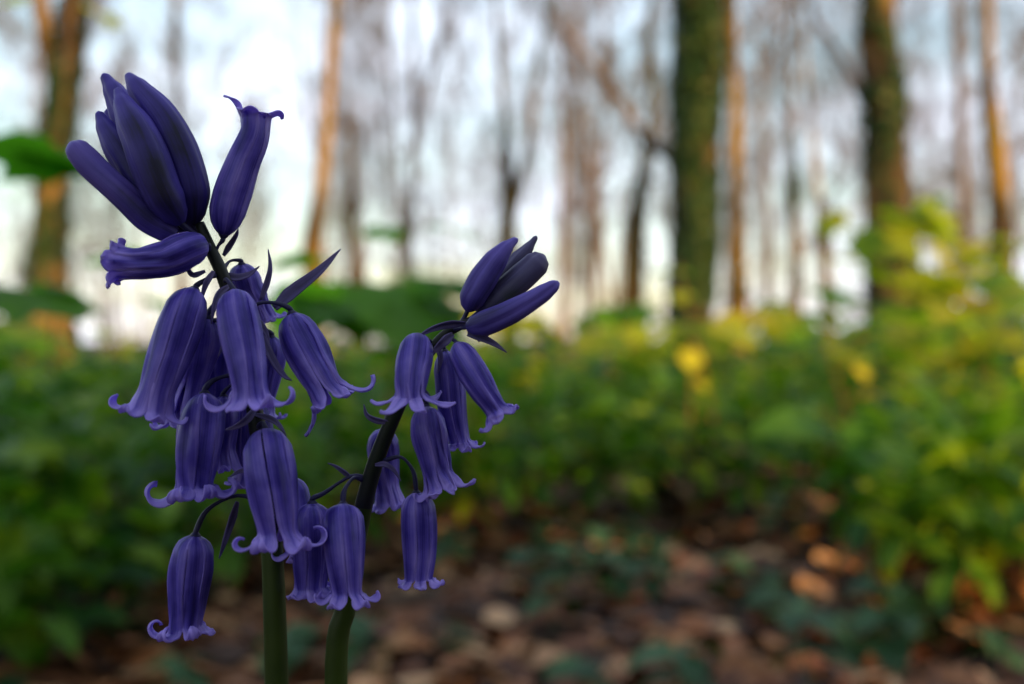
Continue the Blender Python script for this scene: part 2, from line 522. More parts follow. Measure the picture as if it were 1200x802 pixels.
def bract(root, pts, w_px, twist=0.5):
    C = catmull([pt(*a) for a in pts], 16)
    T, N = frames(C)
    w = w_px * YF / FPX
    mb = MB()
    for i, c in enumerate(C):
        t = i / 16
        ww = w * min(1, .45 + 2.2 * t) * (1 - t ** 2.2) + w * .04
        view = Vector((c.x, c.y, c.z - CAMZ)).normalized()
        e = T[i].cross(view).normalized()
        e = (e * math.cos(twist) + view * math.sin(twist)).normalized()
        nr = T[i].cross(e)
        for j in range(5):
            u = j / 2 - 1
            mb.v.append(c + e * (u * ww) + nr * (abs(u) ** 1.5 * ww * .5))
    for i in range(16):
        for j in range(4):
            q = i * 5 + j
            mb.face((q, q + 1, q + 6, q + 5), 0, [(j / 4, i / 16), ((j + 1) / 4, i / 16), ((j + 1) / 4, (i + 1) / 16), (j / 4, (i + 1) / 16)])
    o = link('bract', mb.mesh('bract', [M['bract']]), root)
    add_solid(o, .00018)
    return o

def stem(root, pts, widths):
    P = [pt(*a) for a in pts]
    low = P[-1]
    d = Vector((0, 0, -1))
    P += [low + Vector((.001, .001, -.06)), low + Vector((.002, .004, -.16)), Vector((low.x + .003, low.y + .008, ground_z(low.x, low.y) - .02))]
    W = [w * .5 * YF / FPX for w in widths]
    W += [W[-1] * 1.05, W[-1] * 1.1, W[-1] * 1.15]
    n = 60
    C = catmull(P, n)
    rr = []
    for i in range(n + 1):
        u = i / n * (len(P) - 1); k = min(int(u), len(P) - 2)
        rr.append(W[k] + (W[k + 1] - W[k]) * (u - k))
    mb = MB(); mb.tube(C, rr, 14, 0, True, .12)
    for i in range(len(mb.f)):
        if mb.f[i] and (sum(mb.v[j].z for j in mb.f[i]) / len(mb.f[i])) < CAMZ - .026:
            mb.m[i] = 1
    return link('stem', mb.mesh('stem', [M['stem'], M['stemgreen']]), root)

def strap_leaves(root, x, y, rng, n=5):
    z0 = ground_z(x, y)
    for k in range(n):
        a = rng.uniform(-.9, .9) + k * 2 * PI / n
        L = rng.uniform(.18, .26); w = .006
        mb = MB()
        for i in range(13):
            t = i / 12
            el = 1.35 - 1.9 * t * t
            c = Vector((0, 0, 0)) if i == 0 else c + Vector((math.cos(el) * math.cos(a), math.cos(el) * math.sin(a), math.sin(el))) * (L / 12)
            e = Vector((-math.sin(a), math.cos(a), 0))
            ww = w * (1 - t ** 3) + .0003
            for u in (-1, 0, 1):
                mb.v.append(c + e * (u * ww) + Vector((0, 0, abs(u) * ww * .5)))
        for i in range(12):
            for j in range(2):
                q = i * 3 + j
                mb.face((q, q + 1, q + 4, q + 3), 0, [(j / 2, i / 12), ((j + 1) / 2, i / 12), ((j + 1) / 2, (i + 1) / 12), (j / 2, (i + 1) / 12)])
        o = link('leaf', mb.mesh('leaf', [M['strap']]), root, (x, y, z0 - .003))
        add_solid(o, .0006)

A = thing('bluebell_plant', 'tall left bluebell with dark upright buds above many hanging violet flowers', 'bluebell')
stem(A, [(234, 262, 0), (246, 290, 0), (262, 325, 0), (282, 390, 1), (297, 470, 2), (308, 540, 2.5), (318, 620, 2.5), (325, 802, 2.5)],
     [12, 15, 16, 18, 20, 23, 26, 29])
# dark upright buds
bud(A, [(226, 264, 0), (222, 215, -1), (196, 150, -1), (162, 104, -1), (150, 88, 0)], 24, 'bud', [(240, 280, 0)])
bud(A, [(214, 258, 2), (190, 210, 3), (158, 150, 3), (134, 108, 3), (121, 87, 3)], 24, 'bud', [(238, 280, 1)])
bud(A, [(212, 262, -3), (190, 225, -5), (166, 165, -5), (146, 125, -4), (138, 104, -3)], 24, 'bud', [(240, 285, 0)])
bud(A, [(204, 266, 1), (176, 232, 0), (148, 188, 0), (124, 150, 0), (115, 131, 0)], 21, 'bud', [(238, 282, 0)])
bud(A, [(222, 262, 4), (208, 222, 5), (184, 168, 5), (160, 128, 5), (150, 110, 5)], 21, 'bud', [(240, 280, 2)])
bud(A, [(206, 268, 4), (180, 232, 4), (150, 182, 4), (132, 146, 4), (126, 128, 4)], 20, 'bud', [(239, 282, 2)])
bud(A, [(206, 276, -2), (176, 258, -3), (146, 230, -4), (110, 197, -4), (83, 168, -4)], 17, 'violetbud', [(240, 285, 0)],
    [(0, .5), (.1, .85), (.3, 1.0), (.6, .95), (.82, .98), (.95, .85), (1, .25)])
flower(A, [(262, 276, 0), (268, 240, 0), (283, 195, 0), (298, 160, 0), (300, 138, 0)], 23, [(250, 300, 0), (256, 288, 0)], phase=.3, tip=.75, curl=2.6, flare=.4, seed=1, shape=(.0, -.12, .16), slim=1.1,
       tips={3: (1.7, 1.0), 0: (1.0, 2.6)}, label='narrow dark violet flower standing upright on the right')
flower(A, [(240, 288, -2), (222, 292, -4), (195, 304, -5), (165, 308, -6), (142, 308, -6)], 22, [(250, 300, 0), (246, 292, -1)], phase=.3, tip=1.25, curl=1.9, flare=.5, seed=5, shape=(.05, .02, .05),
       label='flower held out sideways to the left')
flower(A, [(283, 310, 5), (287, 330, 6), (298, 352, 7), (306, 372, 8)], 20, [(262, 315, 2), (270, 306, 4)], phase=.5, tip=1.2, curl=2, seed=3)
flower(A, [(228, 340, -3), (216, 368, -5), (202, 410, -6), (186, 452, -7), (178, 478, -7)], 26, [(256, 322, 0), (244, 326, -2)], phase=.05, tip=1.35, curl=3.4, seed=4,
       tips={3: (1.7, 3.6)})
flower(A, [(243, 372, 4), (236, 400, 5), (226, 440, 6), (216, 475, 6)], 26, [(268, 350, 1), (256, 352, 3)], phase=.4, tip=1.2, curl=2.4, seed=6)
flower(A, [(275, 345, -5), (278, 370, -8), (287, 415, -10), (292, 452, -11), (293, 466, -11)], 25, [(264, 330, 0), (266, 328, -3)], phase=0.1, tip=1.9, curl=3.0, flare=.7, seed=7, tips={0: (2.1, 3.2), 3: (2.1, 3.0)})
flower(A, [(342, 368, 0), (350, 392, 0), (366, 425, -1), (380, 452, -2), (386, 462, -2)], 25, [(284, 372, 1), (303, 356, 0), (326, 356, 0)], phase=.2, tip=1.3, curl=2.8, seed=8,
       tips={0: (2.2, 2.6), 3: (2.0, .9)})
flower(A, [(240, 462, 0), (238, 490, -1), (232, 530, -2), (228, 566, -2), (228, 574, -2)], 27, [(294, 440, 2), (270, 440, 2), (250, 446, 1)], phase=.05, tip=1.7, curl=4.0, flare=.6, seed=9, tips={3: (2.6, 4.4), 0: (1.8, 4.2)})
flower(A, [(296, 468, 9), (297, 500, 9), (296, 540, 9), (294, 560, 9)], 25, [(296, 455, 3), (298, 450, 6)], phase=.5, tip=1.3, curl=2.8, seed=10)
flower(A, [(312, 510, -6), (314, 535, -9), (320, 580, -10), (324, 618, -10), (325, 632, -10)], 30, [(304, 500, 0), (308, 496, -4)], phase=.2, tip=1.4, curl=4.2, flare=.45, seed=12, tips={0: (2.2, 4.6), 3: (1.7, 4.8), 2: (1.5, 4.6)}, slim=.92)
flower(A, [(229, 628, -1), (226, 650, -1), (221, 690, -1), (218, 728, -1), (218, 738, -1)], 25, [(312, 590, 2), (278, 581, 1), (244, 597, 0)], phase=.1, tip=1.5, curl=4.2, flare=.7, seed=13, tips={3: (2.3, 5.2), 2: (1.6, 4.4)})
flower(A, [(262, 400, 11), (258, 430, 12), (254, 470, 12), (252, 500, 12)], 24, [(280, 385, 2), (270, 382, 7)], phase=.2, tip=1.3, curl=3, seed=14)
flower(A, [(340, 560, 3), (343, 580, 3), (350, 615, 2), (354, 640, 2), (354, 646, 2)], 21, [(314, 560, 2), (328, 548, 3)], phase=.4, tip=1.6, curl=3.6, seed=15)
flower(A, [(196, 400, 9), (196, 425, 9), (205, 460, 8), (210, 490, 8)], 22, [(262, 375, 3), (225, 378, 6)], phase=.5, tip=1.4, curl=3, seed=16)
flower(A, [(318, 395, 9), (316, 420, 10), (310, 455, 10), (306, 480, 10)], 21, [(288, 388, 3), (303, 384, 7)], phase=.2, tip=1.4, curl=3, seed=17)
flower(A, [(262, 465, 5), (262, 490, 5), (260, 520, 5), (262, 545, 5)], 20, [(294, 450, 2), (274, 450, 4)], phase=.2, tip=1.4, curl=3.4, seed=18)
bract(A, [(322, 362, 3), (345, 342, 4), (375, 318, 4), (399, 292, 4)], 9)
bract(A, [(306, 352, 2), (314, 330, 2), (317, 312, 2), (314, 292, 2)], 4)
bract(A, [(262, 300, 2), (270, 288, 2), (277, 276, 2), (279, 268, 2)], 4)
bract(A, [(278, 588, 3), (271, 610, 4), (263, 635, 4), (257, 655, 5)], 5)
bract(A, [(300, 380, -2), (318, 420, -3), (332, 440, -3), (342, 446, -3)], 5)
bract(A, [(240, 318, -1), (226, 322, -3), (218, 312, -4), (214, 318, -4)], 3.5)
bract(A, [(250, 318, -2), (242, 330, -3), (238, 342, -3), (236, 356, -3)], 4)
bract(A, [(268, 335, -1), (256, 345, -3), (250, 362, -4), (248, 380, -4)], 4.5)
bract(A, [(290, 372, -1), (304, 380, -2), (312, 392, -2), (316, 408, -2)], 4.5)
bract(A, [(284, 384, 1), (272, 392, 0), (262, 404, 0), (256, 418, 0)], 4)
bract(A, [(240, 284, -1), (232, 296, -3), (224, 306, -3), (214, 312, -3)], 4)
bract(A, [(262, 322, 1), (276, 326, 1), (292, 322, 2), (304, 312, 2)], 5)
bract(A, [(300, 486, -1), (318, 492, -3), (328, 500, -4), (336, 512, -4)], 4)
bract(A, [(300, 478, -2), (288, 492, -4), (276, 500, -4), (264, 504, -4)], 5)
bract(A, [(312, 560, 1), (296, 552, 0), (282, 552, 0), (268, 560, 0)], 4)
strap_leaves(A, pt(325, 802, 3).x + .003, YF + .012, random.Random(3))

B = thing('bluebell_plant', 'smaller right bluebell with leaning stem and grey violet buds at its tip', 'bluebell')
stem(B, [(560, 372, 0), (540, 381, 0), (515, 398, 0), (484, 442, 0), (456, 500, 1), (434, 560, 2), (418, 630, 2.5), (405, 710, 3), (393, 802, 3)],
     [8, 11, 12, 15, 18, 20, 23, 25, 27])
bud(B, [(548, 364, 0), (556, 345, -1), (574, 316, -1), (592, 292, -1), (606, 280, 0)], 17, 'violetbud', [(535, 383, 0), (542, 376, 0)])
bud(B, [(560, 366, 3), (575, 345, 4), (600, 314, 4), (618, 292, 4), (629, 277, 4)], 13, 'greybud', [(540, 382, 0)])
bud(B, [(562, 366, 1), (582, 350, 1), (606, 330, 1), (626, 312, 1), (638, 299, 1)], 17, 'greybud', [(540, 382, 0)],
    [(0, .4), (.1, .7), (.3, .95), (.55, 1.0), (.8, .95), (.93, .7), (1, .15)])
bud(B, [(548, 384, -3), (570, 378, -4), (598, 366, -5), (630, 348, -5), (655, 331, -5)], 15, 'violetbud', [(528, 388, 0), (536, 385, -1)],
    [(0, .4), (.08, .75), (.25, 1.0), (.5, .95), (.8, .72), (.95, .5), (1, .15)])
flower(B, [(489, 396, -3), (487, 412, -5), (483, 438, -7), (481, 458, -8), (481, 465, -8)], 21, [(508, 405, 0), (500, 396, -1)], phase=.25, tip=1.9, curl=1.3, flare=.95, seed=21)
flower(B, [(535, 403, -3), (545, 422, -4), (564, 454, -5), (580, 478, -5), (584, 484, -5)], 17, [(516, 400, 0), (524, 396, -2)], phase=.1, tip=1.2, curl=2.4, seed=22)
flower(B, [(521, 412, 3), (526, 440, 3), (531, 485, 3), (538, 515, 3), (539, 520, 3)], 19, [(505, 412, 0), (514, 405, 2)], phase=.1, tip=1.4, curl=3.0, seed=23)
flower(B, [(500, 478, -1), (502, 505, -2), (510, 545, -2), (517, 568, -2)], 22, [(474, 462, 0), (484, 462, 0)], phase=.2, tip=1.3, curl=2.8, seed=24)
flower(B, [(488, 578, 0), (490, 600, 0), (492, 645, 0), (491, 675, 0), (491, 680, 0)], 22, [(450, 540, 1), (470, 536, 0), (484, 552, 0)], phase=.1, tip=.9, curl=2.8, flare=.5, seed=25)
flower(B, [(451, 505, 7), (449, 525, 8), (452, 560, 8), (456, 588, 8)], 20, [(462, 490, 2), (455, 492, 5)], phase=.2, tip=1.4, curl=2.6, seed=26)
flower(B, [(402, 592, -4), (402, 612, -5), (404, 655, -6), (406, 690, -6), (406, 698, -6)], 25, [(430, 566, 2), (415, 560, 0), (404, 574, -3)], phase=.1, tip=1.1, curl=3.0, flare=.5, seed=27)
flower(B, [(366, 590, -1), (366, 612, -1), (366, 655, -1), (364, 684, -1), (364, 692, -1)], 24, [(434, 563, 2), (412, 558, 1), (380, 578, 0)], phase=.3, tip=1.4, curl=3.8, flare=.5, seed=28)
bract(B, [(548, 392, -1), (565, 397, -2), (580, 404, -2), (594, 413, -2)], 5)
bract(B, [(560, 400, 1), (566, 396, 1), (572, 392, 1), (578, 387, 1)], 3)
bract(B, [(545, 379, -2), (525, 380, -3), (505, 386, -3), (488, 396, -3)], 5)
bract(B, [(456, 495, 0), (440, 492, 0), (430, 486, 0), (426, 474, 0)], 4)
bract(B, [(530, 392, -3), (520, 400, -5), (512, 408, -5), (507, 415, -5)], 6)
bract(B, [(412, 560, 1), (403, 553, 1), (394, 547, 1), (384, 543, 1)], 3)
bract(B, [(468, 470, 4), (458, 480, 4), (452, 492, 4), (446, 506, 4)], 4)
bract(B, [(508, 402, 0), (514, 412, -1), (516, 424, -1), (513, 438, -1)], 4)
bract(B, [(478, 456, -1), (490, 456, -2), (500, 462, -2), (508, 472, -2)], 4)
bract(B, [(440, 545, 0), (452, 545, -1), (462, 552, -1), (470, 564, -1)], 3.5)
strap_leaves(B, pt(393, 802, 3).x + .003, YF + .012, random.Random(4))

# ------------------------------------------------------------------ leaves
def ovate(name, L, W, mat, fold=.25, droop=.5, nl=5):
    mb = MB()
    c = Vector((0, 0, 0)); el = .25
    for i in range(nl + 1):
        t = i / nl
        if i:
            c = c + Vector((math.cos(el), 0, math.sin(el))) * (L / nl); el -= droop / nl * 1.6
        w = W * .5 * math.sin(PI * min(1, t * .97 + .03) ** .75) ** .9 if i < nl else 0.0005
        for u in (-1, 0, 1):
            mb.v.append(c + Vector((0, u * w, abs(u) * w * fold + (.06 * w * math.sin(i * 2.3 + u)))))
    for i in range(nl):
        for j in range(2):
            q = i * 3 + j
            mb.face((q, q + 3, q + 4, q + 1), 0, [(j / 2, i / nl), (j / 2, (i + 1) / nl), ((j + 1) / 2, (i + 1) / nl), ((j + 1) / 2, i / nl)])
    return mb.mesh(name, [mat])

def palmate(name, S, mat, droop=.35):
    """five-lobed sycamore leaf, stalk end at the origin, pointing along +x"""
    mb = MB()
    ctr = Vector((.35 * S, 0, .03 * S))
    mb.v.append(ctr)
    out = [(0, 0), (-.08, .18), (.05, .36), (-.02, .52), (.20, .46), (.34, .60), (.46, .50), (.62, .44), (.66, .30), (.80, .22), (.84, .10), (1.0, 0)]
    ring = [(x, y) for x, y in out] + [(x, -y) for x, y in out[-2:0:-1]]
    for x, y in ring:
        d = math.hypot(x - .35, y)
        mb.v.append(Vector((x * S, y * S, -droop * d * d * S + .05 * S * math.sin(x * 9 + y * 7))))
    n = len(ring)
    for k in range(n):
        k2 = (k + 1) % n
        mb.face((0, 1 + k2, 1 + k), 0, [(.5, .4), (ring[k2][1] + .5, ring[k2][0]), (ring[k][1] + .5, ring[k][0])])
    return mb.mesh(name, [mat])

def dead_leaf(name, L, W, rng):
    mb = MB()
    nl = 6
    cu, cw = rng.uniform(-1.2, 1.6), rng.uniform(-.6, .9)
    c = Vector((-L / 2, 0, 0)); el = -cu / 2 * .6
    for i in range(nl + 1):
        t = i / nl
        if i:
            c = c + Vector((math.cos(el), 0, math.sin(el))) * (L / nl); el += cu / nl
        w = W * .5 * math.sin(PI * min(1, t * .95 + .04)) ** .7 + .0006
        for u in (-1, -.5, 0, .5, 1):
            mb.v.append(c + Vector((0, u * w, u * u * w * cw + rng.uniform(-.05, .05) * w)))
    for i in range(nl):
        for j in range(4):
            q = i * 5 + j
            mb.face((q, q + 5, q + 6, q + 1), 0, [(j / 4, i / nl), (j / 4, (i + 1) / nl), ((j + 1) / 4, (i + 1) / nl), ((j + 1) / 4, i / nl)])
    return mb

LEAF = {
    'ovate': [ovate('leaf_blade', .075, .042, M['herb'], .25, .6), ovate('leaf_blade', .062, .036, M['herb'], .15, 1.0), ovate('leaf_blade', .09, .04, M['herb'], .3, .8)],
    'blue': [ovate('leaf_blade', .06, .045, M['bluegreen'], .1, .5), ovate('leaf_blade', .05, .04, M['bluegreen'], .2, .8)],
    'syc': [palmate('leaf_blade', .10, M['sapling']), palmate('leaf_blade', .085, M['sapling'], .6)],
    'yel': [palmate('leaf_blade', .09, M['yellow'])],
    'broad': [palmate('leaf_blade', .14, M['broad'], .3), ovate('leaf_blade', .16, .09, M['broad'], .12, .5, 8)],
}

def leaf_part(root, me, loc, yaw, pitch, roll, s):
    o = link('leaf', me, root, loc)
    o.rotation_euler = (Matrix.Rotation(yaw, 3, 'Z') @ Matrix.Rotation(pitch, 3, 'Y') @ Matrix.Rotation(roll, 3, 'X')).to_euler()
    o.scale = (s, s, s)
    return o

def herb_plant(kind, seed, h, label, group, nodes=4, spread=1.0):
    rng = random.Random(seed)
    root = thing('herb_plant', label, 'herb', group=group)
    mb = MB()
    lean = Vector((rng.uniform(-.12, .12), rng.uniform(-.12, .12), 1))
    P = [lean * (h * t) + Vector((math.sin(t * 3 + seed) * .01, 0, 0)) for t in (0, .3, .6, .85, 1)]
    P[0].z = -.02
    mb.tube(P, [.0024, .0022, .0018, .0014, .001], 5)
    link('stem', mb.mesh('stem', [M['herbstem']]), root)
    for i in range(nodes):
        t = 1 - (i / nodes) * .72
        p = lean * (h * t)
        base = i * 1.57 + rng.uniform(-.3, .3)
        for k in range(2 if i else 3):
            yaw = base + k * (PI if i else 2.1) + rng.uniform(-.35, .35)
            leaf_part(root, rng.choice(LEAF[kind]), p, yaw, rng.uniform(-.2, .45), rng.uniform(-.3, .3), rng.uniform(.75, 1.2) * spread)
    return root

# ------------------------------------------------------------------ fallen leaves and litter
DL = []
for k in range(8):
    DL.append(dead_leaf('fallen_leaf', R.uniform(.055, .085), R.uniform(.032, .05), random.Random(k)).mesh('fallen_leaf', [M['deadleaf']]))
cand = []
for i in range(2600):
    y = .95 + 3.6 * R.random() ** 1.5
    x = R.uniform(-.58, .58) * y
    cand.append((math.hypot(x, y), x, y))
cand.sort()
def litter_rot(rng):
    return (rng.gauss(0, .27), rng.gauss(0, .27), rng.uniform(0, 2 * PI))
near = cand[:560:2] 
for d, x, y in near:
    o = link('fallen_leaf', R.choice(DL), ground, (x, y, ground_z(x, y) + R.uniform(.004, .022)), litter_rot(R), R.uniform(.5, 1.15))
mb = MB()
from mathutils import Euler
def scatter_litter(mb, x, y, s, rng):
    L, W = .07 * s, .042 * s
    E = Euler(litter_rot(rng)).to_matrix()
    c = Vector((x, y, ground_z(x, y) + rng.uniform(.002, .018)))
    q = len(mb.v)
    cu = rng.uniform(-.3, .5)
    for (a, b) in ((-.5, 0), (-.2, .45), (.2, .42), (.5, 0), (.2, -.42), (-.2, -.45), (0, 0)):
        mb.v.append(c + E @ Vector((a * L, b * W, (a * a * 4 + b * b * 4) * cu * W * .5)))
    for k in range(6):
        mb.face((q + 6, q + k, q + (k + 1) % 6))
for i, (d, x, y) in enumerate(cand):
    if i < 560 and i % 2 == 0:
        continue
    scatter_litter(mb, x, y, R.uniform(.5, 1.3), R)
for i in range(9000):
    r = .3 + 13 * R.random() ** 1.3
    a = R.uniform(0, 2 * PI) if i % 3 == 0 else PI / 2 + R.uniform(-.55, .55)
    scatter_litter(mb, r * math.cos(a), r * math.sin(a), R.uniform(.7, 1.3), R)
o = link('leaf_litter', mb.mesh('leaf_litter', [M['deadmass']]))
o['kind'] = 'stuff'; o['label'] = 'mass of small brown dead leaves covering the floor'

# fallen branch on the litter
bp = [at(405, 735, 1.45), at(470, 715, 1.5), at(540, 700, 1.55), at(600, 706, 1.55), at(660, 722, 1.5), at(720, 742, 1.45)]
for p in bp:
    p.z = ground_z(p.x, p.y) + .014
br = thing('fallen_branch', 'grey brown dead branch lying on the leaf litter behind the bluebells', 'branch', bp[0])
mb = MB()
C = catmull([p - bp[0] for p in bp], 24)
mb.tube(C, [.016 - .009 * i / 24 for i in range(25)], 10, 0, True, .3)
link('limb', mb.mesh('limb', [M['deadwood']]), br)
for (i, dx, dy, dz) in ((6, .05, .08, .02), (12, .10, -.05, .025), (17, .08, .06, .01)):
    mb = MB(); c0 = C[i]
    mb.tube([c0, c0 + Vector((dx, dy, dz)) * .5, c0 + Vector((dx * 1.2, dy, dz))], [.006, .004, .002], 6)
    link('side_twig', mb.mesh('side_twig', [M['deadwood']]), br)

# ------------------------------------------------------------------ herb layer
protos = []
G1 = 'green herbs of the woodland floor'
hl = 'dark green leafy herb in the blurred ground layer'
for s in range(6):
    protos.append(herb_plant('ovate', 40 + s, .17 + .03 * s, hl, G1, 4 + s % 2))
low = []
G2 = 'low blue green herbs in the leaf litter'
for s in range(3):
    low.append(herb_plant('blue', 60 + s, .05 + .02 * s, 'low blue green herb sprouting through the brown leaf litter', G2, 2))
spots = []
def want(x, y):
    u = x / y
    px = 600 + u * FPX
    lim = 1.92 + .25 * mn.noise(Vector((x * 2, y * 2, 0)))
    if px < 470:
        lim = 1.05 + max(px, 0) / 470 * .8
    if px > 1010:
        lim = 1.35
    return y > lim
tries = 0
while len(spots) < 280 and tries < 30000:
    tries += 1
    y = 1.02 + 5.0 * R.random() ** 1.15
    x = R.uniform(-.60, .60) * y
    if not want(x, y): continue
    if any((x - a) ** 2 + (y - b) ** 2 < (.055 * math.sqrt(y)) ** 2 * 2 for a, b in spots): continue
    spots.append((x, y))
used = set()
def place(protolist, x, y, sc, store=used, label=None):
    i = R.randrange(len(protolist))
    z = ground_z(x, y)
    if (id(protolist), i) not in store:
        store.add((id(protolist), i))
        o = protolist[i]
        o.location = (x, y, z); o.rotation_euler = (0, 0, R.uniform(0, 6.28)); o.scale = (sc,) * 3
    else:
        o = copy_thing(protolist[i], (x, y, z), R.uniform(0, 6.28), None, sc)
    return o
for x, y in spots:
    px = 600 + x / y * FPX
    sc = R.uniform(.85, 1.25) * (0.78 + .3 * smooth(1.3, 2.6, y))
    o = place(protos, x, y, sc)
    zz = zone(x, y); far = 'further back' if y > 3 else 'near'
    o['label'] = 'dark leafy herb, %s, %s' % (far, zz); o['group'] = 'green herbs %s %s' % (far, zz)
    if px > 1010 and y < 2.0:
        o['label'] = 'shaded green herb in the lower right corner'; o['group'] = 'green herbs in the lower right corner'
for i in range(56):
    y = 1.02 + 1.0 * R.random()
    x = R.uniform(-.5, .5) * y
    o = place(low, x, y, R.uniform(.7, 1.2)); zz = zone(x, y)
    o['label'] = 'low blue green herb in the brown litter ' + zz; o['group'] = 'low herbs in the litter ' + zz

# herb mass further off, and filler between the herbs
mb = MB()
def mass_leaf(mb, c, s, rng):
    L, W = .07 * s, .038 * s
    E = (Matrix.Rotation(rng.uniform(0, 6.28), 3, 'Z') @ Matrix.Rotation(rng.uniform(-.5, .9), 3, 'Y') @ Matrix.Rotation(rng.uniform(-.4, .4), 3, 'X'))
    q = len(mb.v)
    for (a, b, z) in ((0, 0, 0), (.3, .5, .1), (.7, .4, .06), (1, 0, -.12), (.7, -.4, .06), (.3, -.5, .1), (.5, 0, 0)):
        mb.v.append(c + E @ Vector((a * L, b * W, z * L)))
    for k in range(6):
        mb.face((q + 6, q + k, q + (k + 1) % 6))
n_pl = 0
for i in range(9000):
    y = 1.05 + 26 * R.random() ** 1.7
    x = R.uniform(-.62, .62) * y
    if not want(x, y): continue
    z0 = ground_z(x, y)
    dens = mn.noise(Vector((x * .8, y * .8, 5)))
    if dens < -.25: continue
    h = R.uniform(.10, .28) * (1 + .8 * dens)
    nn = 4 if y > 6 else 3
    for k in range(nn):
        mass_leaf(mb, Vector((x + R.gauss(0, .03), y + R.gauss(0, .03), z0 + h * (1 - .6 * k / nn))), R.uniform(.7, 1.3) * (1 + .5 * smooth(6, 20, y)), R)
    n_pl += 1
o = link('ground_cover', mb.mesh('ground_cover', [M['herbmass']]))
o['kind'] = 'stuff'; o['label'] = 'green ground cover spreading away under the trees'

# ------------------------------------------------------------------ saplings with leaves set in space
def sapling(label, foot, leaves, kind, group=None, thick=.004, cat='sapling', stemmat='redstem', rng=None, name='sapling', spread=.12, extra=2):
    """foot (x, y) on the ground, leaves: list of world points with sizes"""
    rng = rng or R
    gx, gy = foot
    gz = ground_z(gx, gy)
    root = thing(name, label, cat, (gx, gy, gz), group=group)
    org = Vector((gx, gy, gz))
    top = max((l[0] for l in leaves), key=lambda v: v.z) - org
    axis = catmull([Vector((0, 0, -.03)), Vector((top.x * .2, top.y * .2, top.z * .45)), top * .98], 12)
    mb = MB(); mb.tube(axis, [thick * (1 - .65 * i / 12) for i in range(13)], 7)
    link('stem', mb.mesh('stem', [M[stemmat]]), root)
    for (p, s, yaw, pitch, *roll) in leaves:
        q = p - org
        best = min(axis, key=lambda a: (a - q).length + max(0, a.z - q.z) * 1.5)
        mb = MB()
        mid = (best + q) * .5 + Vector((0, 0, .02))
        mb.tube(catmull([best, mid, q], 5), [thick * .3] * 6, 5)
        st = link('leaf_stalk', mb.mesh('leaf_stalk', [M[stemmat]]), root)
        me = LEAF[kind][-1] if roll else LEAF[kind][0] if s > 1.05 and kind == 'broad' else rng.choice(LEAF[kind])
        o = leaf_part(root, me, q, yaw, pitch, roll[0] if roll else rng.uniform(-.25, .25), s)
    return root

def cluster(px, py, Y, sx, sy, n, s, rng, ysp=.25):
    out = []
    for i in range(n):
        yy = Y + rng.uniform(-ysp, ysp)
        out.append((at(px + rng.gauss(0, sx), py + rng.gauss(0, sy), yy), s * rng.uniform(.75, 1.2), rng.uniform(0, 6.28) if i % 2 else -PI / 2 + rng.gauss(0, .7), rng.uniform(-.3, .9) if i % 2 else rng.uniform(.3, 1.2)))
    return out

r5 = random.Random(5)
def foot_of(px, Y):
    return ((px - 600) * Y / FPX, Y)
sapling('yellow green sycamore sapling in the sun before the right trunk', foot_of(1062, 3.2), cluster(1078, 312, 3.2, 54, 38, 40, 1.35, r5), 'syc', rng=r5, name='sycamore_sapling')
sapling('sunlit sapling at the right edge with yellow leaves beside the taller yellow one', foot_of(1150, 3.0), cluster(1158, 360, 3.0, 30, 34, 26, 1.5, r5), 'syc', rng=r5, name='sycamore_sapling')
sapling('small yellow leaved sapling low at the right under the sycamore', foot_of(1045, 2.6), cluster(1060, 388, 2.6, 46, 16, 16, 1.1, r5), 'syc', rng=r5, name='sycamore_sapling')
sapling('thin sapling with flat green leaves before the ivy trunk', foot_of(840, 2.3), cluster(855, 374, 2.3, 34, 6, 9, .95, r5) + cluster(795, 322, 2.3, 10, 6, 2, .7, r5), 'syc', rng=r5, name='sycamore_sapling')
sapling('little seedling topped by one round yellow leaf right of centre', foot_of(810, 2.0), [(at(810, 410, 2.0), .55, -1.5, 1.25), (at(822, 446, 2.0), .3, -1.2, .9)], 'yel', rng=r5, name='seedling')
sapling('seedling with two yellow leaves among the herbs right of centre', foot_of(1010, 2.2), [(at(1010, 430, 2.2), .42, -1.4, .9), (at(1020, 460, 2.2), .42, -1.7, .8), (at(975, 425, 2.2), .4, 2, .1)], 'yel', rng=r5, name='seedling')
sapling('broad leaved green sapling between the two bluebells', foot_of(455, 1.7), cluster(455, 340, 1.5, 46, 14, 15, .95, r5, .12) + [(at(498, 268, 1.5), .6, .5, .1), (at(430, 385, 1.5), .7, 2.5, .2), (at(470,268,1.55), .5, 3, .1)], 'broad', rng=r5, name='sycamore_sapling')
sapling('plant with large dark green leaf held out at the left edge', foot_of(-30, 1.2), [(at(-25, 165, 1.15), 1.15, .1, .12), (at(35, 178, 1.2), .8, .1, .25), (at(-10, 335, 1.2), 1.0, .3, .2), (at(40, 328, 1.25), .6, .6, .3)], 'broad', rng=r5, name='sycamore_sapling')
sapling('small green sapling behind the top of the tall bluebell', foot_of(150, 1.9), [(at(128, 290, 1.8), .6, .2, .1), (at(168, 352, 1.85), .5, 1.2, .3), (at(140, 300, 1.85), .5, 3.2, .2)], 'broad', rng=r5, name='sycamore_sapling')
sapling('fern green plant with two big drooping leaves at the right', foot_of(985, 1.75), [(at(985, 500, 1.6), 1.35, -.35, .72, .75), (at(975, 505, 1.6), 1.0, 3.5, -.05, -.5), (at(1000, 495, 1.65), .9, .2, .2, .4), (at(960, 490, 1.7), .7, 2.6, .4, -.4)], 'broad', rng=r5, name='broad_leaved_plant')
